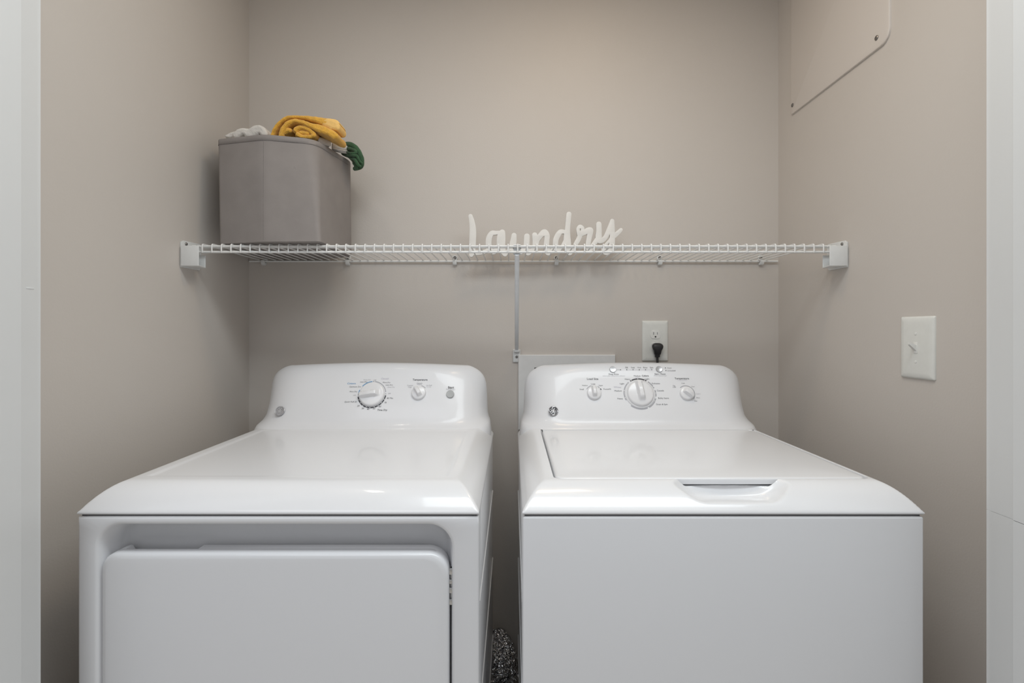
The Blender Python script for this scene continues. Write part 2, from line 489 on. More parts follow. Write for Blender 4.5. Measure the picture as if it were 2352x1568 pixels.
def machine(name, label, cat, x0, x1, cab=0.012):
    root = thing(name, label, cat, ((x0+x1)/2, (YFRONT+YBACK)/2, 0))
    bm = bmesh.new(); box(bm, x0+0.0015, x1-0.0015, YFRONT+cab, YBACK, 0.03, ZSEAM-0.0035, 0.002, 2)
    # horizontal stiffening creases pressed into both sides
    for xx in (x0+0.0015, x1-0.0015):
        for zz in (0.53, 0.73, 0.30):
            tube(bm, [(xx, YFRONT+0.03, zz), (xx, YBACK-0.02, zz)], 0.0022, 8)
        tube(bm, [(xx, YFRONT+0.0165, 0.06), (xx, YFRONT+0.0165, ZSEAM-0.008)], 0.0018, 8)
    obj('cabinet', bm, 'white', root)
    bm = bmesh.new(); box(bm, x0+0.004, x1-0.004, YFRONT+0.005, YBACK-0.01, ZSEAM-0.006, ZSEAM+0.003); obj('seam_gap_shade', bm, 'gap', root)  # dark slab paints the shade in the seam under the worktop
    for xx in (x0+0.05, x1-0.05):
        for yy in (YFRONT+0.06, YBACK-0.05):
            bm = bmesh.new(); lathe(bm, [(0.020, 0), (0.022, 0.003), (0.022, 0.012), (0.008, 0.014), (0.008, 0.034)], (xx, yy, 0), (0, 0, 1), 20)
            obj('levelling_foot', bm, 'black', root)
    return root

# ---- dryer
DX0, DX1 = (178-1176)*0.871/F, (1100-1176)*0.871/F
dryer = machine('clothes_dryer', 'white front-loading clothes dryer with recessed square door, left of the washer', 'dryer', DX0, DX1, 0.076)
dish = (DX0+0.060, DX1-0.060, YFRONT+0.078, -0.30)
xs = grid_lines(DX0, DX1, 0.012, [(DX0, DX0+0.075, 0.003), (DX1-0.075, DX1, 0.003)])
ys = grid_lines(YFRONT, YBACK, 0.012, [(YFRONT, YFRONT+0.10, 0.003), (-0.32, -0.29, 0.003)])
worktop(dryer, DX0, DX1, xs, ys, worktop_height(DX0, DX1, dish=dish))
console(dryer, (DX0+DX1)/2)
# front panel with the door recess
bm = bmesh.new()
HX0, HX1, HZ0, HZ1, HR = (222-1176)*0.871/F, (1040-1176)*0.871/F, 0.16, 0.878, 0.042
K = 8
def hole(ins, y): return [(x, y, z) for x, z in rrect(HX0+ins, HX1-ins, HZ0+ins, HZ1-ins, HR-ins*0.5, K)]
ZT = ZSEAM-0.0028
def outer(ins, y):
    X0, X1, Z0_, Z1 = DX0+ins, DX1-ins, 0.05+ins, ZT-ins
    pts = []
    for q, (cx, cz) in enumerate(((HX1-HR, HZ0+HR), (HX1-HR, HZ1-HR), (HX0+HR, HZ1-HR), (HX0+HR, HZ0+HR))):
        tx, tz = ((X1, Z0_), (X1, Z1), (X0, Z1), (X0, Z0_))[q]
        for i in range(K+1):
            f = i/K
            # along one side of the rectangle to its corner, then along the next
            first = (cx, tz) if q % 2 == 0 else (tx, cz)
            second = (tx, cz) if q % 2 == 0 else (cx, tz)
            if f <= 0.5: a = f/0.5; p = (first[0]+(tx-first[0])*a, first[1]+(tz-first[1])*a)
            else: a = (f-0.5)/0.5; p = (tx+(second[0]-tx)*a, tz+(second[1]-tz)*a)
            pts.append((p[0], y, p[1]))
    return pts
vr = loft(bm, [outer(0, YFRONT+0.016), outer(0, YFRONT+0.004), outer(0.0012, YFRONT+0.0012), outer(0.004, YFRONT),
          hole(-0.004, YFRONT), hole(-0.001, YFRONT+0.001), hole(0.001, YFRONT+0.004), hole(0.010, YFRONT+0.044), hole(0.016, YFRONT+0.053), hole(0.024, YFRONT+0.056)], True, False)
bm.faces.new(vr[-1][::-1])
obj('front_panel', bm, 'white', dryer, sharp=50)
# door: front shell and inner liner with the finger notch
door_x0, door_x1, door_z0, door_z1 = (230-1176)*0.873/F, (1031-1176)*0.873/F, 0.17, 0.8265
bm = bmesh.new()
def dring(ins, y, dz=0): return [(x, y, z) for x, z in rrect(door_x0+ins, door_x1-ins, door_z0+ins, door_z1-ins+dz, (0.034, 0.036, 0.027, 0.034), K)]
y0 = YFRONT+0.002
loft(bm, [dring(0.010, y0), dring(0.0045, y0+0.0008), dring(0.0015, y0+0.003), dring(0.0, y0+0.007), dring(0, y0+0.020), dring(0.003, y0+0.023)], True, True)
door = obj('door', bm, 'white', dryer, sharp=50)
bm = bmesh.new()
nx0, nx1 = -0.6805, (452-1176)*0.915/F
liner_z = door_z1-0.003
poly = rrect(door_x0+0.003, door_x1-0.003, door_z0+0.003, liner_z, (0.034, 0.036, 0.017, 0.034), K)
tl = [p for p in poly]
out = []
for a, b in zip(tl, tl[1:]+tl[:1]):
    out.append(a)
    if a[1] > liner_z-1e-5 and b[1] > liner_z-1e-5 and a[0] > b[0]+0.2:
        out += [(nx1+0.012, liner_z), (nx1, liner_z-0.011), (nx0+0.003, liner_z-0.010), (nx0-0.001, liner_z)]
prism(bm, out, 'y', y0+0.0235, y0+0.045, 0.0012)
obj('door_liner', bm, 'white', door, sharp=50)
for zz in (0.767, 0.30):
    bm = bmesh.new()
    hx = (1035.5-1176)*0.878/F
    tube(bm, [(hx, y0+0.012, zz-0.031), (hx, y0+0.012, zz+0.031)], 0.0022, 10)
    for a, b in ((-0.032, -0.022), (-0.012, -0.002), (0.004, 0.012), (0.020, 0.031)):
        box(bm, hx-0.0034, hx+0.0034, y0+0.007, y0+0.018, zz+a, zz+b, 0.001, 2)
    obj('hinge', bm, 'chrome', door)
# controls
ink = Ink()
cD = on_panel(854.5, 905.5)
ink.arc(cD, 0.0372, 0.0408, 190, 356, 0)
ink.arc(cD, 0.0378, 0.0400, 95, 141, 3); ink.arc(cD, 0.0378, 0.0400, 160, 174, 3); ink.arc(cD, 0.0378, 0.0400, 10, 84, 1)
for a in (204, 220, 236, 252, 268, 286, 303, 320, 338):
    ink.dot(cD+(U_*math.cos(math.radians(a))+V_*math.sin(math.radians(a)))*0.039, 0.0012, 4, 0.0002)
for a in (90, 176, 182, 2): ink.dot(cD+(U_*math.cos(math.radians(a))+V_*math.sin(math.radians(a)))*0.039, 0.0011, 0, 0.0001)
def dz(x, y): return 780+x/7.84, 850+y/7.84
for t, x, y, wd, m, bo, sh in (('Cottons', 217, 237, 19.5, 3, .01, .2), ('Optimum Dry', 283, 297, 27, 0, 0, .25), ('More Dry', 250, 384, 18, 0, 0, .25), ('Off', 270, 452, 6, 1, 0, .2),
        ('Quick Fluff 20', 200, 568, 28, 0, 0, .25), ('Less Dry', 438, 210, 17, 0, 0, .25), ('Damp Dry', 497, 172, 17, 1, 0, .2), ('Off', 637, 180, 6.5, 1, 0, .2),
        ('Casuals', 820, 150, 18, 2, .01, .2), ('More Dry', 847, 220, 18, 0, 0, .25), ('Less Dry', 895, 264, 16.5, 0, 0, .25), ('Damp Dry', 930, 304, 16.5, 1, 0, .2), ('Off', 898, 420, 6.5, 1, 0, .2),
        ('80 Min.', 910, 503, 15, 0, 0, .2), ('70', 825, 582, 5, 0, .004, .2), ('60', 727, 652, 5.5, 0, .004, .2), ('50', 620, 690, 5.5, 0, .004, .2), ('40', 513, 700, 5.5, 0, .004, .2), ('30', 418, 686, 5.5, 0, .004, .2),
        ('20', 338, 640, 5.5, 0, .004, .2), ('Time Dry', 772, 715, 23, 0, .012, .25), ('Temperature', 1450, 170, 34, 0, .02, 0), ('Cottons', 1270, 273, 13.5, 1, .01, 0), ('High', 1268, 303, 8, 1, 0, 0),
        ('Casuals', 1440, 233, 13, 1, .01, 0), ('Medium', 1440, 256, 11, 1, 0, 0), ('Air Fluff', 1612, 273, 13, 1, .01, 0), ('No Heat', 1607, 299, 10.5, 1, 0, 0), ('Start', 2007, 307, 14, 0, .02, 0), ('Press to Start', 2003, 342, 21, 1, 0, 0)):
    ink.text(t, *dz(x, y), wd, m, bo, sh)
cT = on_panel(962, 902.5)
ink.arc(cT, 0.0222, 0.0238, 40, 75, 1)
ink.build(dryer, lambda px, py: 'cycle_lettering' if px < 920 else ('temperature_lettering' if px < 1008 else 'start_lettering'))
obj('cycle_knob', knob_mesh(cD, 0.0362, math.radians(187), 0.0088, 0.010, 0.012), 'knob', dryer)
obj('temperature_knob', knob_mesh(cT, 0.0205, math.radians(122), 0.0062, 0.010, 0.011), 'knob', dryer)
bm = bmesh.new(); lathe(bm, [(0.0112, -0.001), (0.0112, 0.0022), (0.0103, 0.0030), (0, 0.0026)], on_panel(1034, 905), N_, 28); obj('start_button', bm, 'button', dryer)
badge(dryer, 643, 943.5, 'glaregrey', 'glarelight')

# ---- washer
WX0, WX1 = (1200-1176)*0.871/F, (2123-1176)*0.871/F
washer = machine('washing_machine', 'white top-loading washing machine with inset lid and finger scoop, right of the dryer', 'washing machine', WX0, WX1)
bm = bmesh.new(); box(bm, WX0, WX1, YFRONT, YFRONT+0.016, 0.05, ZT, 0.004, 4); obj('front_panel', bm, 'white', washer)
LX0, LX1, LY0, LY1 = 0.0815, 0.6545, 0.9375-DB, 1.386-DB
def sd_rr(x, y, ins, r):
    cx, cy = (LX0+LX1)/2, (LY0+LY1)/2
    qx = abs(x-cx)-((LX1-LX0)/2+ins-r); qy = abs(y-cy)-((LY1-LY0)/2+ins-r)
    return math.hypot(max(qx, 0), max(qy, 0))+min(max(qx, qy), 0)-r
SXC = 0.394
def scoop(x, y):
    a = abs(x-SXC)
    ramp = smooth(0.054, 0.146, a)
    back = smooth(LY0-0.004-0.02*(a/0.1)**2, LY0+0.010, y)
    dip = 0.006*max(1-(a/0.10)**2, 0)*smooth(YFRONT+0.02, LY0, y)
    return 0.9105-dip+ramp*0.040+back*0.022+0.9*max(a-0.146, 0)
zf = worktop_height(WX0, WX1, recess=lambda x, y: sd_rr(x, y, 0.0042, 0.017), scoop=lambda x, y: scoop(x, y) if y < LY0+0.02 else 9)
xs = grid_lines(WX0, WX1, 0.012, [(WX0, WX0+0.05, 0.0035), (LX0-0.006, LX0+0.018, 0.0012), (SXC-0.16, SXC+0.16, 0.004), (LX1-0.018, LX1+0.006, 0.0012), (WX1-0.048, WX1, 0.003)])
ys = grid_lines(YFRONT, YBACK, 0.012, [(YFRONT, LY0-0.006, 0.0025), (LY0-0.006, LY0+0.018, 0.0012), (LY1-0.018, LY1+0.006, 0.0012)])
worktop(washer, WX0, WX1, xs, ys, zf)
console(washer, (WX0+WX1)/2)
# lid
bm = bmesh.new()
def lring(ins, z): return [(x, y, z) for x, y in rrect(LX0+ins, LX1-ins, LY0+ins, LY1-ins, 0.016, 8)]
ZL = ZFLAT
loft(bm, [lring(0.004, ZL-0.0125), lring(0.0, ZL-0.0115), lring(0, ZL-0.004), lring(0.0008, ZL-0.0015), lring(0.003, ZL-0.0002), lring(0.007, ZL+0.0002), lring(0.10, ZL+0.0004)], True, True)
lid = obj('lid', bm, 'white', washer, sharp=50)
for hx, hr in ((LX0-0.001, 0.0028), (LX1+0.001, 0.0014)):
    bm = bmesh.new(); box(bm, hx-hr, hx+hr, LY1-hr, LY1+hr, ZL-0.012, ZL+0.0006, 0.0005, 2); obj('hinge', bm, 'gap', lid)  # dark block stands in for the shaded hinge hole at the lid corner
# controls
ink = Ink()
def wz(x, y): return 1320+x/7.35, 830+y/7.35
cW = on_panel(1470, 904.2); cL = on_panel(1364.5, 902.5); cH = on_panel(1577, 903.5)
ink.arc(cW, 0.0432, 0.0470, 60, 122, 0)
for a0, a1, m in ((22, 54, 1), (-10, 14, 1), (-62, -18, 1), (-130, -68, 1), (130, 205, 1)): ink.arc(cW, 0.0436, 0.0466, a0, a1, m)
for a in (117, 92, 66, 28, 3, -28, 137, 167, 195): ink.dot(cW+(U_*math.cos(math.radians(a))+V_*math.sin(math.radians(a)))*0.0451, 0.0012, 4, 0.0002)
ink.arc(cL, 0.0222, 0.0242, 105, 150, 1); ink.arc(cL, 0.0222, 0.0242, 44, 60, 1); ink.arc(cL, 0.0218, 0.0246, 25, 36, 0)
ink.arc(cH, 0.0222, 0.0242, -42, 132, 1)
for t, x, y, wd, m, bo in (('Load Size', 303, 293, 26, 0, .012), ('Colors', 1190, 240, 15.6, 0, .02), ('Medium', 1055, 243, 15.5, 0, 0), ('Heavy', 893, 297, 12.5, 0, 0), ('Light', 1224, 294, 10, 0, 0), ('Light', 800, 373, 10, 0, 0),
        ('Whites', 720, 432, 17, 2, .01), ('Medium', 733, 494, 16.5, 0, 0), ('Heavy', 768, 625, 12.5, 0, 0), ('Delicates', 1370, 370, 18.5, 0, 0), ('Casuals', 1445, 490, 16, 0, 0), ('Bulky Items', 1500, 617, 24.5, 0, 0),
        ('Drain & Spin', 1472, 722, 26, 0, 0), ('Temperature', 1808, 286, 33, 0, .015), ('Cold', 1828, 367, 7, 0, 0), ('Tap', 1676, 408, 5.5, 0, 0), ('Cold', 1680, 432, 7, 0, 0), ('Cool', 1995, 423, 7, 0, 0), ('Colors', 2085, 546, 10.5, 1, 0),
        ('Warm', 2083, 613, 8.5, 0, 0), ('Hot', 2045, 665, 6, 0, 0), ('Small', 118, 468, 9.5, 0, 0), ('Medium', 173, 403, 12.5, 0, 0), ('Large', 312, 377, 9.5, 0, 0), ('Super', 441, 403, 9.5, 0, 0), ('PreciseFill', 548, 465, 17, 0, 0),
        ('Deep Rinse', 657, 213, 23, 0, .005), ('(select when adding fabric softener)', 660, 242, 51, 1, 0), ('Start / Pause', 1440, 210, 25, 0, .01), ('(Hold 3 Secs to Stop)', 1443, 238, 29, 1, 0),
        ('Fill', 875, 100, 5, 0, 0), ('Soak', 983, 101, 8.5, 0, 0), ('Wash', 1088, 101, 8.5, 0, 0), ('Rinse', 1192, 101, 9.5, 0, 0), ('Spin', 1297, 101, 7.5, 0, 0), ('Power', 1601, 108, 10.0, 0, 0), ('Lid Locked', 1632, 153, 18.5, 0, 0)):
    ink.text(t, *wz(x, y), wd, m, bo)
for x, y in ((773, 139), (880, 139), (985, 139), (1090, 139), (1195, 139), (1300, 139), (1530, 108), (1540, 152)): ink.dot(on_panel(*wz(x, y)), 0.0014, 0)
ink.line(on_panel(*wz(705, 138)), on_panel(*wz(760, 138)), 0.0006, 1); ink.line(on_panel(*wz(900, 139)), on_panel(*wz(1285, 139)), 0.0005, 2)
ink.line(on_panel(*wz(1735, 320)), on_panel(*wz(1900, 320)), 0.0007, 2); ink.line(on_panel(*wz(1015, 268)), on_panel(*wz(1095, 268)), 0.0006, 2)
def washer_mark(px, py):
    if py < 860.2 and px < 1450 or py < 855 and px < 1505: return 'status_lettering'
    if px > 1499 and py < 866: return 'start_lettering'
    return 'load_size_lettering' if px < 1408 else ('temperature_lettering' if px > 1537 else 'cycle_lettering')
ink.build(washer, washer_mark)
bm = bmesh.new()
lathe(bm, [(0.0425, -0.001), (0.0425, 0.0016), (0.0405, 0.0034), (0.0395, 0.0034), (0.0385, 0.0024), (0, 0.0024)], cW, N_, 56); obj('knob_skirt', bm, 'knob', washer)
obj('cycle_knob', knob_mesh(cW+N_*0.0022, 0.0378, math.radians(95), 0.0092, 0.010, 0.013), 'knob', washer)
obj('load_size_knob', knob_mesh(cL, 0.0202, math.radians(93), 0.0064, 0.010, 0.011), 'knob', washer)
obj('temperature_knob', knob_mesh(cH, 0.0202, math.radians(-38), 0.0064, 0.010, 0.011), 'knob', washer)
for q in ((1407.5, 848.5), (1513.7, 848)):
    bm = bmesh.new(); lathe(bm, [(0.0095, -0.001), (0.0095, 0.002), (0.0086, 0.0032), (0.004, 0.0028), (0, 0.0026)], on_panel(*q), N_, 28); obj('push_button', bm, 'bgrey', washer)
badge(washer, 1271, 943.5, 'ink', 'silver')

# ------------------------------------------------------------------ wire shelf
YS = -0.315
shelf = thing('wire_shelf', 'long white wire shelf across the back of the closet above both machines', 'shelf', (0, -0.16, 1.4375))
def rail(y, z, r, xa=-0.862, xb=0.873):
    bm = bmesh.new(); tube(bm, [(xa, y, z), (xb, y, z)], r, 12); obj('rail', bm, 'wire', shelf)
rail(YS, 1.4348, 0.0031); rail(YS, 1.4195, 0.0033); rail(-0.292, 1.4354, 0.0026); rail(-0.0085, 1.4356, 0.0030, -0.866, 0.876)
bm = bmesh.new()
zw = 1.4402
path = [(0, -0.004, zw), (0, -0.15, zw), (0, YS+0.004, zw), (0, YS-0.0025, zw-0.0006), (0, YS-0.0050, zw-0.0032), (0, YS-0.0054, 1.4348), (0, YS-0.0054, 1.4172)]
x_first = (467.3-1176)*1.375/F
bmesh.ops.translate(bm, verts=bm.verts, vec=(0, 0, 0))
tube(bm, [(x_first+p[0], p[1], p[2]) for p in path], 0.0020, 8)
w0 = obj('cross_wire', bm, 'wire', shelf)
NW = 66; step = ((1889-467.3)*1.375/F)/(NW-1)
for i in range(1, NW):
    c = w0.copy(); COL.objects.link(c); c.parent = shelf; c.location = (step*i, 0, 0)

# end brackets
def end_bracket(s, label):
    X = XL if s > 0 else XR
    def q(x): return X+s*x
    root = thing('shelf_end_bracket', label, 'bracket', (X, -0.32, 1.40), 'shelf end brackets')
    bm = bmesh.new()
    prism(bm, [(-0.352, 1.3745), (-0.275, 1.3745), (-0.268, 1.385), (-0.268, 1.4445), (-0.275, 1.4475), (-0.344, 1.4455), (-0.352, 1.4400)], 'x', q(0), q(0.005), 0.0012)
    obj('wall_plate', bm, 'bracket', root)
    bm = bmesh.new()
    xa, xb = sorted((q(0.0045), q(0.0515)))
    box(bm, xa, xb, -0.3565, -0.3535, 1.3770, 1.4295, 0.0013, 3)              # front
    prism(bm, [(q(0.0045), -0.3545), (q(0.0510), -0.3545), (q(0.0385), -0.3030), (q(0.0045), -0.3030)], 'z', 1.3770, 1.3800, 0.0008)              # bottom
    xc, xd = sorted((q(0.0045), q(0.0385)))
    box(bm, xc, xd, -0.3055, -0.3025, 1.3770, 1.4120, 0.0013, 3)              # back lip
    box(bm, xa, xb, -0.3565, -0.3430, 1.4275, 1.4300, 0.0010, 3)              # top return
    obj('rail_cup', bm, 'bracket', root)
    for yy in (-0.335, -0.290):
        bm = bmesh.new(); lathe(bm, [(0.0042, 0.0), (0.0042, 0.0018), (0.003, 0.003), (0, 0.0031)], (q(0.005), yy, 1.4375 if yy < -0.31 else 1.4385), (s, 0, 0), 16); obj('screw', bm, 'screw', root)
end_bracket(1, 'white plastic shelf end bracket on the left wall, beside the grey basket')
end_bracket(-1, 'white plastic bracket holding the wire shelf end on the right wall, above the washer')

# wall clips
def clip_at(px, first=None, label='', z=0):
    x = (px-1176)*1.686/F
    if first:
        c = copy_tree(first); c.location = (x, 0, 1.4356)
    else:
        c = thing('wall_clip', '', 'clip', (x, 0, 1.4356), 'shelf wall clips')
        bm = bmesh.new()
        prism(bm, [(0, 1.4480), (-0.0035, 1.4480), (-0.0040, 1.4320), (-0.0075, 1.4300), (-0.0115, 1.4305), (-0.0135, 1.4330), (-0.0130, 1.4385), (-0.0155, 1.4385), (-0.0165, 1.4320), (-0.0130, 1.4255), (-0.0060, 1.4225), (0, 1.4260)], 'x', x-0.0065, x+0.0065, 0.0006)
        lathe(bm, [(0.0085, 0), (0.0085, 0.003), (0.0075, 0.0042), (0, 0.0042)], (x, 0, 1.4480), (0, -1, 0), 20)
        obj('hook', bm, 'bracket', c)
        bm = bmesh.new(); lathe(bm, [(0.0052, 0.0), (0.0052, 0.002), (0.0040, 0.0028), (0.0032, 0.0014), (0, 0.0014)], (x, -0.0042, 1.4480), (0, -1, 0), 16); obj('screw', bm, 'screw', c)
    c['label'] = label
    return c
c0 = clip_at(1045, None, 'small white shelf clip on the back wall, next left of the diagonal brace')
clip_at(1278, c0, 'small white wall clip with bright screw below the letter d of the sign')
clip_at(1515, c0, 'small white wall clip on the shelf back rail, straight above the electrical outlet')
clip_at(1747, c0, 'small white wall clip on the shelf back rail, nearest the right wall')
clip_at(800, c0, 'small white wall clip under the right edge of the grey basket')
clip_at(607, c0, 'small white wall clip under the grey basket, nearest the left wall')

# diagonal brace
brace = thing('shelf_brace', 'grey-white diagonal brace from the shelf front down to the back wall', 'shelf brace', (0.015, -0.005, 1.12))
bm = bmesh.new()
A = Vector((0.0135, -0.3130, 1.4130)); B = Vector((0.0155, -0.0060, 1.1420))
t = (B-A).normalized(); sd = Vector((1, 0, 0)); nn = t.cross(sd)
rings = []
for f, k in ((0, .9), (0.02, 1), (0.5, 1), (0.96, 1), (1, .8)):
    p = A+(B-A)*f
    rings.append([p+sd*(0.0066*k*math.cos(2*PI*i/16))+nn*(0.0052*k*math.sin(2*PI*i/16)) for i in range(16)])
loft(bm, rings); obj('pole', bm, 'pole', brace)
bm = bmesh.new(); box(bm, 0.0025, 0.0285, -0.0065, 0, 1.1020, 1.1460, 0.003, 3)
box(bm, 0.0060, 0.0250, -0.0150, -0.0060, 1.1350, 1.1440, 0.003, 3); obj('wall_foot', bm, 'bracket', brace)
bm = bmesh.new(); lathe(bm, [(0.0042, 0), (0.0042, 0.0015), (0.003, 0.0026), (0, 0.0026)], (0.0155, -0.0065, 1.1205), (0, -1, 0), 16); obj('screw', bm, 'screw', brace)
bm = bmesh.new()
prism(bm, [(-0.3095, 1.4130), (-0.3065, 1.4150), (-0.3065, 1.4320), (-0.3105, 1.4390), (-0.3175, 1.4392), (-0.3190, 1.4370), (-0.3150, 1.4382), (-0.3112, 1.4362), (-0.3090, 1.4315), (-0.3090, 1.4160)], 'x', 0.0040, 0.0230, 0.0)
obj('hook', bm, 'pole', brace)
bm = bmesh.new(); box(bm, 0.0030, 0.0240, -0.3075, -0.3055, 1.4285, 1.4342); obj('rail_slot_shade', bm, 'black', brace)  # black box paints the dark slot between hook and rail

# ------------------------------------------------------------------ script sign standing on the shelf
DS = 1.615
def sign_solid(strokes, grow=1.13, step=0.5):
    """merge brush strokes (px, py, width px) into one outline and extrude it"""
    import numpy as np
    X0, Y0, X1, Y1 = 1066, 480, 1438, 600
    gx = np.arange(X0, X1, step); gy = np.arange(Y0, Y1, step)
    GX, GY = np.meshgrid(gx, gy); D = np.full(GX.shape, 9.0)
    for st in strokes:
        q = catmull(st, 7)
        for (ax, ay, aw), (bx, by, bw) in zip(q, q[1:]):
            mrg = 14
            i0 = max(int((min(ax, bx)-mrg-X0)/step), 0); i1 = int((max(ax, bx)+mrg-X0)/step)+1
            j0 = max(int((min(ay, by)-mrg-Y0)/step), 0); j1 = int((max(ay, by)+mrg-Y0)/step)+1
            x, y = GX[j0:j1, i0:i1], GY[j0:j1, i0:i1]
            dx, dy = bx-ax, by-ay; l2 = dx*dx+dy*dy+1e-9
            t = np.clip(((x-ax)*dx+(y-ay)*dy)/l2, 0, 1)
            dist = np.hypot(x-ax-t*dx, y-ay-t*dy)-grow*0.5*(aw+(bw-aw)*t)
            D[j0:j1, i0:i1] = np.minimum(D[j0:j1, i0:i1], dist)
    # marching squares: directed edges with the solid on the left
    nxt = {}
    H, W = D.shape
    def cut(j, i, j2, i2):
        a, b = D[j, i], D[j2, i2]; t = a/(a-b)
        return (round(gx[i]+(gx[i2]-gx[i])*t, 4), round(gy[j]+(gy[j2]-gy[j])*t, 4))
    ins = D < 0
    for j in range(H-1):
        for i in np.nonzero(np.logical_or.reduce((ins[j, :-1] != ins[j, 1:], ins[j+1, :-1] != ins[j+1, 1:], ins[j, :-1] != ins[j+1, :-1])))[0]:
            c = [(j, i), (j, i+1), (j+1, i+1), (j+1, i)]
            v = [ins[p] for p in c]
            outs = [k for k in range(4) if v[k] and not v[(k+1) % 4]]; inn = [k for k in range(4) if not v[k] and v[(k+1) % 4]]
            for k in outs:
                m_ = min(inn, key=lambda q_: (k-q_) % 4)
                a = cut(*c[k], *c[(k+1) % 4]); b_ = cut(*c[m_], *c[(m_+1) % 4])
                nxt[b_] = a
    cu = bpy.data.curves.new('outline', 'CURVE'); cu.dimensions = '2D'; cu.fill_mode = 'BOTH'
    cu.extrude = 0.0052; cu.bevel_depth = 0.0008; cu.bevel_resolution = 1
    seen = set()
    for st in list(nxt):
        if st in seen: continue
        loop = []; p = st
        while p not in seen and p in nxt:
            seen.add(p); loop.append(p); p = nxt[p]
        if len(loop) < 12: continue
        for _ in range(2):
            n = len(loop); loop = [((loop[k-1][0]+2*loop[k][0]+loop[(k+1) % n][0])/4, (loop[k-1][1]+2*loop[k][1]+loop[(k+1) % n][1])/4) for k in range(n)]
        loop = loop[::2]
        sp = cu.splines.new('POLY'); sp.points.add(len(loop)-1); sp.use_cyclic_u = True
        for k, (x, y) in enumerate(loop):
            v = P(x, y, DS); sp.points[k].co = (v.x, v.z, 0, 1)
    o = bpy.data.objects.new('outline', cu); COL.objects.link(o)
    me = bpy.data.meshes.new_from_object(o)
    bm = bmesh.new(); bm.from_mesh(me)
    for v in bm.verts: v.co = Vector((v.co.x, DS-DB-v.co.z, v.co.y))
    bpy.data.objects.remove(o); bpy.data.curves.remove(cu); bpy.data.meshes.remove(me)
    return bm
bm = bmesh.new()
def sa(x, y, wd): return (1060+x/11.76, 480+y/11.76, wd/11.76)
def sb(x, y, wd): return (1240+x/11.76, 480+y/11.76, wd/11.76)
S = [
    [sa(245, 200, 90), sa(285, 350, 118), sa(310, 560, 142), sa(306, 800, 150), sa(300, 1000, 146), sa(290, 1140, 130), sa(270, 1240, 95)],
    [sa(270, 1180, 100), sa(400, 1180, 110), sa(540, 1175, 95), sa(650, 1150, 80), sa(740, 1100, 70)],
    [sa(1020, 640, 70), sa(920, 650, 85), sa(820, 660, 105), sa(750, 780, 130), sa(735, 930, 130), sa(760, 1080, 120), sa(860, 1160, 110), sa(960, 1090, 100), sa(1010, 960, 90)],
    [sa(1100, 640, 130), sa(1075, 760, 190), sa(1070, 950, 190), sa(1100, 1100, 150), sa(1175, 1220, 105)],
    [sa(1175, 1220, 100), sa(1260, 1130, 70), sa(1330, 1040, 80)],
    [sa(1418, 720, 110), sa(1410, 820, 130), sa(1390, 960, 155), sa(1400, 1080, 140), sa(1500, 1170, 100), sa(1610, 1160, 100), sa(1700, 1080, 100)],
    [sa(1765, 745, 125), sa(1762, 850, 125), sa(1755, 1000, 130), sa(1765, 1120, 130), sa(1800, 1190, 110), sa(1880, 1130, 80), sa(1950, 1040, 70)],
    [sa(1975, 710, 115), sa(2005, 850, 150), sa(1995, 1000, 130), sa(1990, 1110, 120)],
    [sa(2010, 900, 110), sa(2080, 790, 110), sa(2160, 690, 120), sa(2240, 640, 140), sa(2305, 720, 120), sa(2300, 860, 115), sa(2290, 1000, 120), sa(2310, 1120, 130), sa(2345, 1190, 110), sa(2440, 1130, 90), sa(2490, 1040, 70)],
    [sb(650, 620, 80), sb(560, 620, 100), sb(490, 700, 120), sb(430, 830, 120), sb(420, 970, 120), sb(450, 1080, 110), sb(530, 1110, 90), sb(610, 1020, 90), sb(680, 890, 100)],
    [sb(780, 150, 112), sb(762, 320, 112), sb(742, 540, 112), sb(730, 760, 150), sb(740, 960, 170), sb(760, 1100, 140), sb(800, 1190, 100), sb(880, 1120, 80), sb(960, 960, 95), sb(1040, 820, 100), sb(1090, 700, 100)],
    [sb(1060, 690, 95), sb(1028, 600, 70), sb(1030, 530, 72), sb(1080, 478, 75), sb(1145, 520, 75), sb(1145, 600, 80), sb(1100, 680, 95)],
    [sb(1090, 680, 120), sb(1200, 640, 110), sb(1280, 590, 120), sb(1355, 575, 120), sb(1355, 640, 120), sb(1325, 780, 110), sb(1300, 930, 110), sb(1290, 1050, 100), sb(1340, 1140, 70), sb(1420, 1020, 80), sb(1520, 860, 80)],
    [sb(1585, 420, 118), sb(1588, 600, 122), sb(1580, 760, 140), sb(1600, 850, 130), sb(1680, 850, 110), sb(1770, 760, 100), sb(1850, 600, 110), sb(1920, 430, 110), sb(1945, 340, 95)],
    [sb(1400, 1010, 80), sb(1490, 900, 100), sb(1570, 800, 110)],
    [sb(1945, 330, 90), sb(1945, 520, 110), sb(1950, 700, 110), sb(1945, 860, 120), sb(1930, 990, 130), sb(1880, 1110, 110), sb(1800, 1200, 70), sb(1730, 1170, 80), sb(1720, 1080, 90), sb(1790, 950, 60), sb(1880, 840, 50), sb(1945, 740, 80)],
    [sb(1945, 760, 90), sb(2020, 720, 100), sb(2110, 640, 90), sb(2180, 570, 75)],
]
bm.free()
sign = obj('laundry_sign', sign_solid(S), 'sign', None, sharp=40)
tag(sign, 'white cut-out script sign reading laundry, standing on the wire shelf', 'sign')

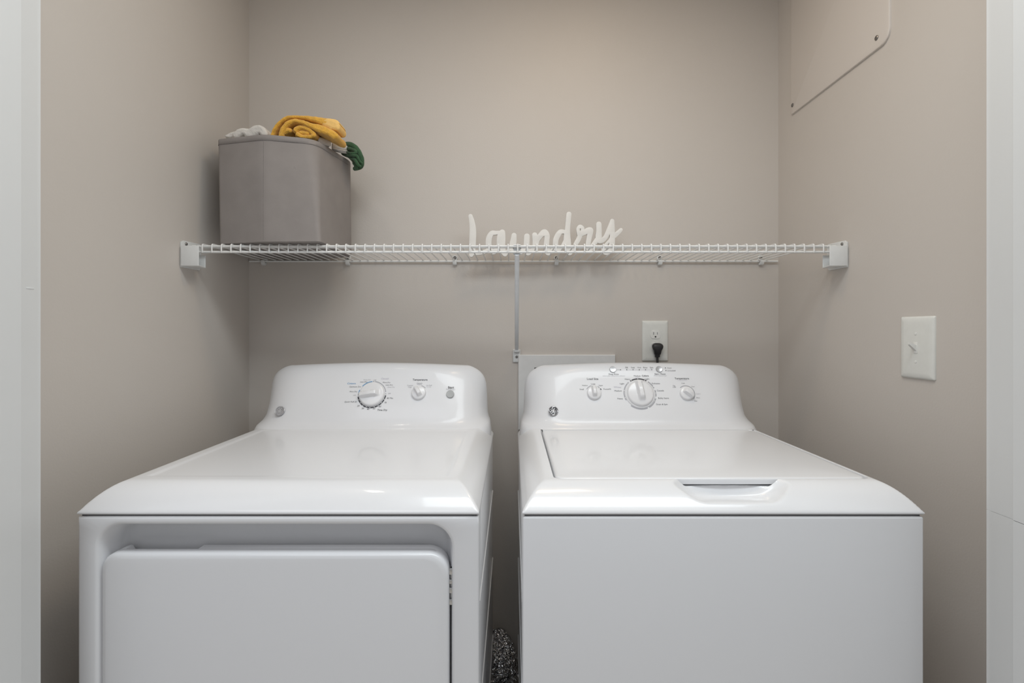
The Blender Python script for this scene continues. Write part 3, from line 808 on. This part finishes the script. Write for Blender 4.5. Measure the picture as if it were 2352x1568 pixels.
# ------------------------------------------------------------------ basket and towels on the shelf
ZB0, ZB1 = 1.4425, 1.7330
def basket_ring(f, ins, dz=0.0):
    """plan outline at height fraction f, moved inwards by ins"""
    bot = [(-0.797, -0.303), (-0.660, -0.338), (-0.507, -0.343), (-0.499, -0.085), (-0.560, -0.030), (-0.812, -0.030)]
    top = [(-0.811, -0.287), (-0.667, -0.324), (-0.541, -0.290), (-0.500, -0.090), (-0.560, -0.026), (-0.828, -0.026)]
    pts = [Vector((b[0]+(t[0]-b[0])*f, b[1]+(t[1]-b[1])*f)) for b, t in zip(bot, top)]
    n = len(pts); out = []
    rad = [0.010, 0.008, 0.012, 0.03, 0.03, 0.02]
    for i in range(n):
        a, p, c = pts[i-1], pts[i], pts[(i+1) % n]
        da, dc = (a-p).normalized(), (c-p).normalized()
        r = rad[i]*(1+2.0*f*f if i in (1, 2) else 1)
        for k in range(7):
            t = k/6
            q = (p+da*r)*(1-t)**2+p*2*t*(1-t)+(p+dc*r)*t*t
            out.append(q)
    cen = sum(out, Vector((0, 0)))/len(out)
    res = []
    for q in out:
        d = (cen-q); l = d.length
        res.append((q+d/l*ins))
    z = ZB0+(ZB1-ZB0)*f+dz
    return [(q.x, q.y, z) for q in res]
basket = thing('storage_basket', 'grey fabric storage basket full of towels at the left end of the wire shelf', 'basket', (-0.66, -0.18, ZB0))
bm = bmesh.new()
loft(bm, [basket_ring(0, 0.004), basket_ring(0.004, 0.0)]+[basket_ring(f, 0) for f in (0.05, 0.15, 0.3, 0.45, 0.6, 0.75, 0.88, 0.97, 0.994)]+[basket_ring(1, 0.0012), basket_ring(1, 0.0032), basket_ring(0.99, 0.0045), basket_ring(0.5, 0.0045), basket_ring(0.03, 0.0045)], True, True)
body = obj('fabric_body', bm, 'fabric', basket, sharp=60)
bm = bmesh.new()
outer_r = [basket_ring(f, -0.0012) for f in (0.955, 0.992)]
loft(bm, [basket_ring(0.953, 0.0003), basket_ring(0.955, -0.0005), basket_ring(0.994, -0.0005), basket_ring(1.003, 0.0006), basket_ring(1.003, 0.0045), basket_ring(0.99, 0.006), basket_ring(0.955, 0.006)], True, False)
obj('rim_band', bm, 'fabric', basket, sharp=60)
bm = bmesh.new()
for f in (0.949,):
    r = basket_ring(f, -0.0006); tube(bm, r[:22], 0.0007, 5)
for idx in (10,):
    tube(bm, [basket_ring(f, 0.0002)[idx] for f in (0.02, 0.2, 0.4, 0.6, 0.8, 0.94)], 0.0006, 5)
obj('stitching', bm, 'stitch', basket)

def strip(bm, pts, y0, y1, d, rnd=0.16, wob=0.0, n=5):
    """folded cloth layer: centre line of (crop x, crop y, thickness) seen at distance d, running from y0 back to y1"""
    q = catmull(pts, n)
    outl, outr = [], []
    for i, (x, y, wd) in enumerate(q):
        a, b = q[max(i-1, 0)], q[min(i+1, len(q)-1)]
        tx, ty = b[0]-a[0], b[1]-a[1]; l = math.hypot(tx, ty) or 1
        outl.append((x, y, -ty/l, tx/l, wd/2)); outr.append((x, y, ty/l, -tx/l, wd/2))
    def cap(i, s):
        x, y, wd = q[i]; a, b = q[max(i-1, 0)], q[min(i+1, len(q)-1)]
        ang = math.atan2(b[1]-a[1], b[0]-a[0])
        ks = [(-90+k*30) for k in range(1, 6)]
        res = []
        for k in ks:
            th = ang+math.radians(k if s > 0 else k+180)
            res.append((x, y, math.cos(th), math.sin(th), wd/2))
        return res
    outline = outr+cap(-1, 1)+outl[::-1]+cap(0, -1)
    rings = []
    sc = d/F
    for f in (0, .010, .025, .05, .085, .15, .3, .5, .7, .85, .93, .975, 1):
        e = min(f, 1-f)/(0.006/(y1-y0))
        k = math.sqrt(max(1-(1-min(e, 1))**2, 0.22))
        yy = y0+(y1-y0)*f
        ring = []
        for (x, y, nx, ny, h) in outline:
            jt = 1+wob*math.sin(x*0.021+y*0.017+f*9)
            X, Y = 500+(x+nx*h*k*jt)/6.533, 250+(y+ny*h*k*jt)/6.533
            ring.append(((X-1176)*sc, yy, CZ-(Y-757)*sc))
        rings.append(ring)
    vr = loft(bm, rings, True, False)
    n_ = len(q); m_ = 5
    for r, flip in ((vr[0], False), (vr[-1], True)):
        R_ = r[:n_]; c1 = r[n_:n_+m_]; L_ = r[n_+m_:2*n_+m_][::-1]; c0 = r[2*n_+m_:]
        mid = [bm.verts.new((a.co+b.co)/2) for a, b in zip(R_, L_)]
        for i in range(n_-1):
            bm.faces.new((R_[i], R_[i+1], mid[i+1], mid[i])); bm.faces.new((mid[i], mid[i+1], L_[i+1], L_[i]))
        e1 = [R_[-1]]+c1+[L_[-1]]; e0 = [L_[0]]+c0+[R_[0]]
        for e_, mm in ((e1, mid[-1]), (e0, mid[0])):
            for a, b in zip(e_, e_[1:]): bm.faces.new((a, b, mm))
tex = bpy.data.textures.new('terry', 'CLOUDS'); tex.noise_scale = 0.012
def fuzz(o, s, lv=1):
    m = o.modifiers.new('subdivision', 'SUBSURF'); m.levels = lv; m.render_levels = lv
    m = o.modifiers.new('displace', 'DISPLACE'); m.texture = tex; m.strength = s; m.mid_level = 0.5; m.texture_coords = 'LOCAL'
DT = 1.44
yt = thing('bath_towel', 'mustard yellow terry towel folded in layers on top of the grey basket', 'towel', P(1350, 260, DT)*0+Vector((-0.60, -0.20, 1.735)))
bm = bmesh.new()
strip(bm, [(845, 430, 62), (875, 350, 62), (935, 258, 62), (1025, 182, 60), (1130, 150, 56), (1260, 152, 54), (1400, 165, 72), (1520, 192, 98), (1640, 222, 125)], -0.266, -0.195, DT, wob=.04)
strip(bm, [(990, 440, 78), (1018, 350, 80), (1090, 258, 76), (1190, 222, 70), (1300, 236, 70), (1420, 282, 78), (1530, 320, 110), (1640, 358, 108), (1735, 402, 108), (1795, 440, 98)], -0.272, -0.19, DT, wob=.04)
strip(bm, [(1000, 380, 100), (1060, 350, 110), (1100, 350, 85)], -0.268, -0.19, DT, wob=.03)
strip(bm, [(1200, 350, 90), (1260, 310, 75), (1350, 320, 75), (1430, 370, 75), (1470, 420, 70), (1400, 450, 70), (1280, 440, 75), (1210, 400, 80)], -0.268, -0.19, DT, wob=.03)
strip(bm, [(1270, 380, 70), (1380, 390, 70)], -0.266, -0.19, DT)
terry = obj('terry_layers', bm, 'yellow', yt, clean=False)
fuzz(terry, 0.0035)
bm = bmesh.new()
strip(bm, [(1640, 230, 140), (1720, 250, 165), (1770, 275, 185), (1785, 290, 150)], -0.266, -0.20, DT)
o = obj('woven_band', bm, 'yband', yt, clean=False); fuzz(o, 0.0012)

# white towel stuffed in the left of the basket, its folds just over the rim
bm = bmesh.new()
D2 = 1.475
strip(bm, [(215, 465, 55), (300, 440, 88), (420, 430, 100)], -0.245, -0.08, D2, wob=.08)
strip(bm, [(360, 450, 110), (450, 400, 120), (540, 420, 130)], -0.25, -0.08, D2, wob=.08)
strip(bm, [(540, 440, 130), (640, 385, 140), (720, 375, 130), (780, 440, 120)], -0.25, -0.07, D2, wob=.08)
strip(bm, [(260, 600, 200), (420, 610, 220), (700, 610, 220), (950, 620, 200), (1150, 630, 150)], -0.255, -0.09, D2)
wt = obj('white_towel', bm, 'cloth', None, clean=False); fuzz(wt, 0.004)
tag(wt, 'white towel with lumpy folds showing at the left of the grey basket rim', 'towel')

def roll(label, a, b, r, turns=2.2):
    """washcloth rolled up along the line a-b"""
    a, b = Vector(a), Vector(b); ax = (b-a).normalized(); u = ax.orthogonal().normalized(); v = ax.cross(u)
    bm = bmesh.new(); n = 70
    prof = []
    th = r*0.30
    for i in range(n+1):
        f = i/n; ang = f*turns*2*PI
        prof.append((r*(0.22+0.78*f)-th/2, ang))
    outer_ = [((q+th/2)*math.cos(g), (q+th/2)*math.sin(g)) for q, g in prof]; inner_ = [((q-th/2)*math.cos(g), (q-th/2)*math.sin(g)) for q, g in prof]
    sec = outer_+inner_[::-1]
    rings = []
    for f, k in ((0, .93), (.05, 1), (.3, 1.02), (.6, .98), (.95, 1), (1, .93)):
        p = a+(b-a)*f
        rings.append([p+u*x*k+v*y*k for x, y in sec])
    loft(bm, rings)
    o = obj('washcloth', bm, 'cloth', None, clean=False, sharp=50)
    return tag(o, label, 'washcloth', 'rolled white washcloths')
roll('rolled white washcloth under the yellow towel, its dome rising over the basket front', P(724, 325, 1.455), P(753, 331, 1.49), 0.0165)
roll('rolled white washcloth with its spiral end showing beside the green towel', P(797, 342, 1.545), P(763, 336, 1.525), 0.0155, 2.0)

# green towel hanging over the right rim
bm = bmesh.new()
DG = 1.545
def gp(x, y, dy=0): return P(500+x/6.533, 250+y/6.533, DG+dy)
def gt(pts, r):
    q = catmull([(*gp(*p), r_) for p, r_ in zip(pts, r)], 5)
    tube(bm, [p[:3] for p in q], [p[3] for p in q], 10)
k = 1/6.533*DG/F
gt([(1850, 560, .03), (1960, 540, 0), (2060, 580, -.01), (2130, 680, -.012), (2165, 800, -.01), (2130, 870, 0), (2040, 900, .01)], [50*k, 48*k, 46*k, 44*k, 40*k, 42*k, 30*k])
gt([(1900, 600, .01), (1990, 600, -.015), (2060, 625, -.028), (2070, 660, -.03), (2000, 670, -.025), (1940, 650, -.01)], [30*k, 28*k, 22*k, 20*k, 22*k, 20*k])
gt([(1950, 690, -.01), (2040, 700, -.028), (2090, 710, -.03), (2130, 780, -.026), (2180, 830, -.02)], [26*k, 26*k, 22*k, 18*k, 14*k])
gt([(2000, 740, -.01), (2060, 760, -.025), (2100, 830, -.025), (2150, 870, -.018)], [26*k, 26*k, 24*k, 20*k])
gt([(2040, 800, 0), (2075, 850, -.012), (2080, 890, -.01), (2060, 880, .01)], [30*k, 32*k, 26*k, 20*k])
gt([(1880, 640, .03), (1990, 680, .02), (2070, 760, .015), (2090, 850, .015)], [60*k, 70*k, 66*k, 40*k])
g = obj('hand_towel', bm, 'green', None, clean=False); fuzz(g, 0.0025)
tag(g, 'dark green towel spilling in folds over the right rim of the grey basket', 'towel')

# ------------------------------------------------------------------ wall fittings
# electrical outlet with plug
op = thing('electrical_outlet', 'ivory duplex electrical outlet on the back wall above the washer', 'outlet', (0.474, 0, 1.173))
OX = 0.4735
bm = bmesh.new()
pl = lambda ins, y: [(x, y, z) for x, z in rrect(OX-0.0430+ins, OX+0.0430-ins, 1.1060+ins, 1.2400-ins, 0.003, 4)]
loft(bm, [pl(0, 0), pl(0, -0.002), pl(0.0012, -0.004), pl(0.004, -0.0055), pl(0.012, -0.0065)]); obj('cover_plate', bm, 'outlet', op)
for zc in (1.1938, 1.1540):
    bm = bmesh.new()
    pts = []
    for kk in range(36):
        a = 2*PI*kk/36
        pts.append((OX+0.0170*math.cos(a), zc+max(min(0.0172*math.sin(a), 0.0150), -0.0132)))
    prism(bm, pts, 'y', -0.0060, -0.0080, 0.0005); f_ = obj('receptacle', bm, 'recept', op)
    bm = bmesh.new()
    box(bm, OX-0.0070, OX-0.0057, -0.0084, -0.0078, zc-0.0005, zc+0.0085)
    box(bm, OX+0.0055, OX+0.0067, -0.0084, -0.0078, zc+0.0005, zc+0.0080)
    lathe(bm, [(0.0026, 0), (0.0026, 0.0006)], (OX, -0.0078, zc-0.0070), (0, -1, 0), 14)
    obj('slots', bm, 'slot', f_)
bm = bmesh.new(); lathe(bm, [(0.0028, 0), (0.0028, 0.0009), (0, 0.0012)], (OX, -0.0063, 1.1738), (0, -1, 0), 14); obj('screw', bm, 'outlet', op)
# plug and cord: a thing of its own
cord = thing('power_cord', 'black power cord plugged into the lower half of the outlet', 'power cord', (OX+0.003, -0.01, 1.15))
bm = bmesh.new()
cx = OX+0.0042
sec = [(1.1665, 0.006, 0.010), (1.1645, 0.0125, 0.014), (1.1605, 0.0172, 0.018), (1.1545, 0.0182, 0.020), (1.1485, 0.0165, 0.020), (1.1420, 0.0128, 0.019), (1.1330, 0.0110, 0.017), (1.1290, 0.0102, 0.015), (1.1285, 0.0085, 0.013), (1.1200, 0.0078, 0.012), (1.1195, 0.006, 0.010)]
rings = []
for z_, hw, dp in sec:
    rings.append([(cx+(OX+0.002-cx)*smooth(1.13, 1.165, z_)*0+hw*math.copysign(abs(math.cos(a))**0.75, math.cos(a)), -0.0082-dp/2+dp/2*math.copysign(abs(math.sin(a))**0.75, math.sin(a)), z_) for a in [2*PI*i/28 for i in range(28)]])
loft(bm, rings); obj('plug', bm, 'black', cord)
bm = bmesh.new()
tube(bm, catmull([(cx, -0.0145, 1.122), (cx, -0.0150, 1.105), (cx, -0.020, 1.06), (cx-0.01, -0.06, 0.95), (cx-0.03, -0.075, 0.75), (cx-0.04, -0.10, 0.55), (cx-0.04, -0.140, 0.50)], 6), 0.0040, 12); obj('cable', bm, 'black', cord)

# washer supply box
sb_ = thing('supply_outlet_box', 'white plastic wall box with dark opening, half hidden behind the washer console', 'outlet box', (0.18, 0, 1.0))
bm = bmesh.new()
bx0, bx1, bz0, bz1 = 0.0207, 0.3405, 0.88, 1.1275
ix0, ix1, iz0, iz1 = 0.0735, 0.290, 0.925, 1.0855
def br(a, b, c, d, y): return [(a, y, c), (b, y, c), (b, y, d), (a, y, d)]
loft(bm, [br(bx0, bx1, bz0, bz1, 0), br(bx0, bx1, bz0, bz1, -0.010), br(bx0+.002, bx1-.002, bz0+.002, bz1-.002, -0.012), br(ix0, ix1, iz0, iz1, -0.012), br(ix0+.001, ix1-.001, iz0+.001, iz1-.001, -0.003)], True, False)
obj('frame', bm, 'boxpl', sb_)
bm = bmesh.new(); box(bm, ix0-0.003, ix1+0.003, -0.003, -0.0005, iz0-0.003, iz1+0.003); obj('recess', bm, 'olive', sb_)  # flat dark plate in place of the shaded box depth

# light switch on the right wall
sw = thing('light_switch', 'ivory toggle light switch plate on the right wall', 'light switch', (XR, -0.583, 1.171))
bm = bmesh.new()
def sp(ins, h): return [(XR-h, y, z) for y, z in rrect(-0.629+ins, -0.537-ins, 1.1035+ins, 1.2390-ins, 0.003, 4)]
loft(bm, [sp(0, 0), sp(0, 0.002), sp(0.0012, 0.0042), sp(0.0045, 0.0058), sp(0.013, 0.0068)]); obj('cover_plate', bm, 'outlet', sw)
bm = bmesh.new(); box(bm, XR-0.0078, XR-0.006, -0.5885, -0.5775, 1.1590, 1.1835, 0.0004, 2); fr = obj('toggle_frame', bm, 'recept', sw)
bm = bmesh.new()
loft(bm, [[(XR-h, -0.583+a*wy, z+b*hz) for a, b in ((-1, -1), (1, -1), (1, 1), (-1, 1))] for h, z, wy, hz in ((0.0070, 1.1700, 0.0042, 0.0065), (0.012, 1.1735, 0.0038, 0.0050), (0.0200, 1.1795, 0.0033, 0.0036), (0.0215, 1.1806, 0.0026, 0.0026))])
obj('toggle', bm, 'recept', fr)
for zz in (1.2015, 1.1405):
    bm = bmesh.new(); lathe(bm, [(0.0030, 0), (0.0030, 0.0009), (0, 0.0013)], (XR-0.0067, -0.583, zz), (-1, 0, 0), 14); obj('screw', bm, 'recept', sw)

# access panel high on the right wall
ap = thing('access_panel', 'large beige painted access panel with rounded corner, high on the right wall', 'panel', (XR, -0.29, 1.885))
ya, yb, za, zb_ = 1.186-DB, 1.6056-DB, 1.8855, 2.335
bm = bmesh.new()
def rp(ins, h): return [(XR-h, y, z) for y, z in rrect(ya+ins, yb-ins, za+ins, zb_-ins, (0.006, 0.006, 0.028, 0.028), 6)]
loft(bm, [rp(0, 0), rp(0, 0.004), rp(0.0008, 0.0052), rp(0.003, 0.006)]); obj('panel_board', bm, 'panelpaint', ap)
for yy in (ya+0.040, yb-0.012):
    for zz in (za+0.026, zb_-0.026):
        bm = bmesh.new(); lathe(bm, [(0.0058, 0), (0.0058, 0.0012), (0.0040, 0.0026), (0.0015, 0.0022), (0, 0.0022)], (XR-0.006, yy, zz), (-1, 0, 0), 18); obj('screw', bm, 'screw', ap)

# ------------------------------------------------------------------ foil duct between the machines
duct = thing('dryer_duct', 'crinkled silver foil vent duct in the gap between dryer and washer', 'duct', (-0.03, -0.075, 0))
DXc = -0.030
pth = [Vector((DXc-0.004*math.sin(i), -0.078, 0.0+0.0103*i)) for i in range(16)]
zc = pth[-1].z
for i in range(1, 9):
    a = math.radians(i*11)
    pth.append(Vector((DXc-0.030*(1-math.cos(a)), -0.078+0.045*(1-math.cos(a)), zc+0.035*math.sin(a))))
fine = catmull([tuple(p) for p in pth], 6)
rad = []
for i, p in enumerate(fine):
    rad.append(0.0485+0.0018*math.sin(i*1.05)+0.0012*random.uniform(-1, 1))
bm = bmesh.new(); tube(bm, fine, rad, 40)
for v in bm.verts:
    v.co += Vector((random.uniform(-1, 1), random.uniform(-1, 1), random.uniform(-1, 1)))*0.0012
obj('foil_sleeve', bm, 'foil', duct, clean=False, sharp=25)
bm = bmesh.new()
hel = []
u = Vector((1, 0, 0))
for i in range(0, 700):
    f = i/700*(len(fine)-1); j = min(int(f), len(fine)-2); p = Vector(fine[j]).lerp(Vector(fine[j+1]), f-j)
    t = (Vector(fine[j+1])-Vector(fine[j])).normalized()
    u = (u-t*u.dot(t)).normalized(); v = t.cross(u)
    a = i/700*2*PI*12
    hel.append(p+(u*math.cos(a)+v*math.sin(a))*0.0522)
tube(bm, hel, 0.0009, 5); obj('wire_coil', bm, 'chrome', duct, clean=False)
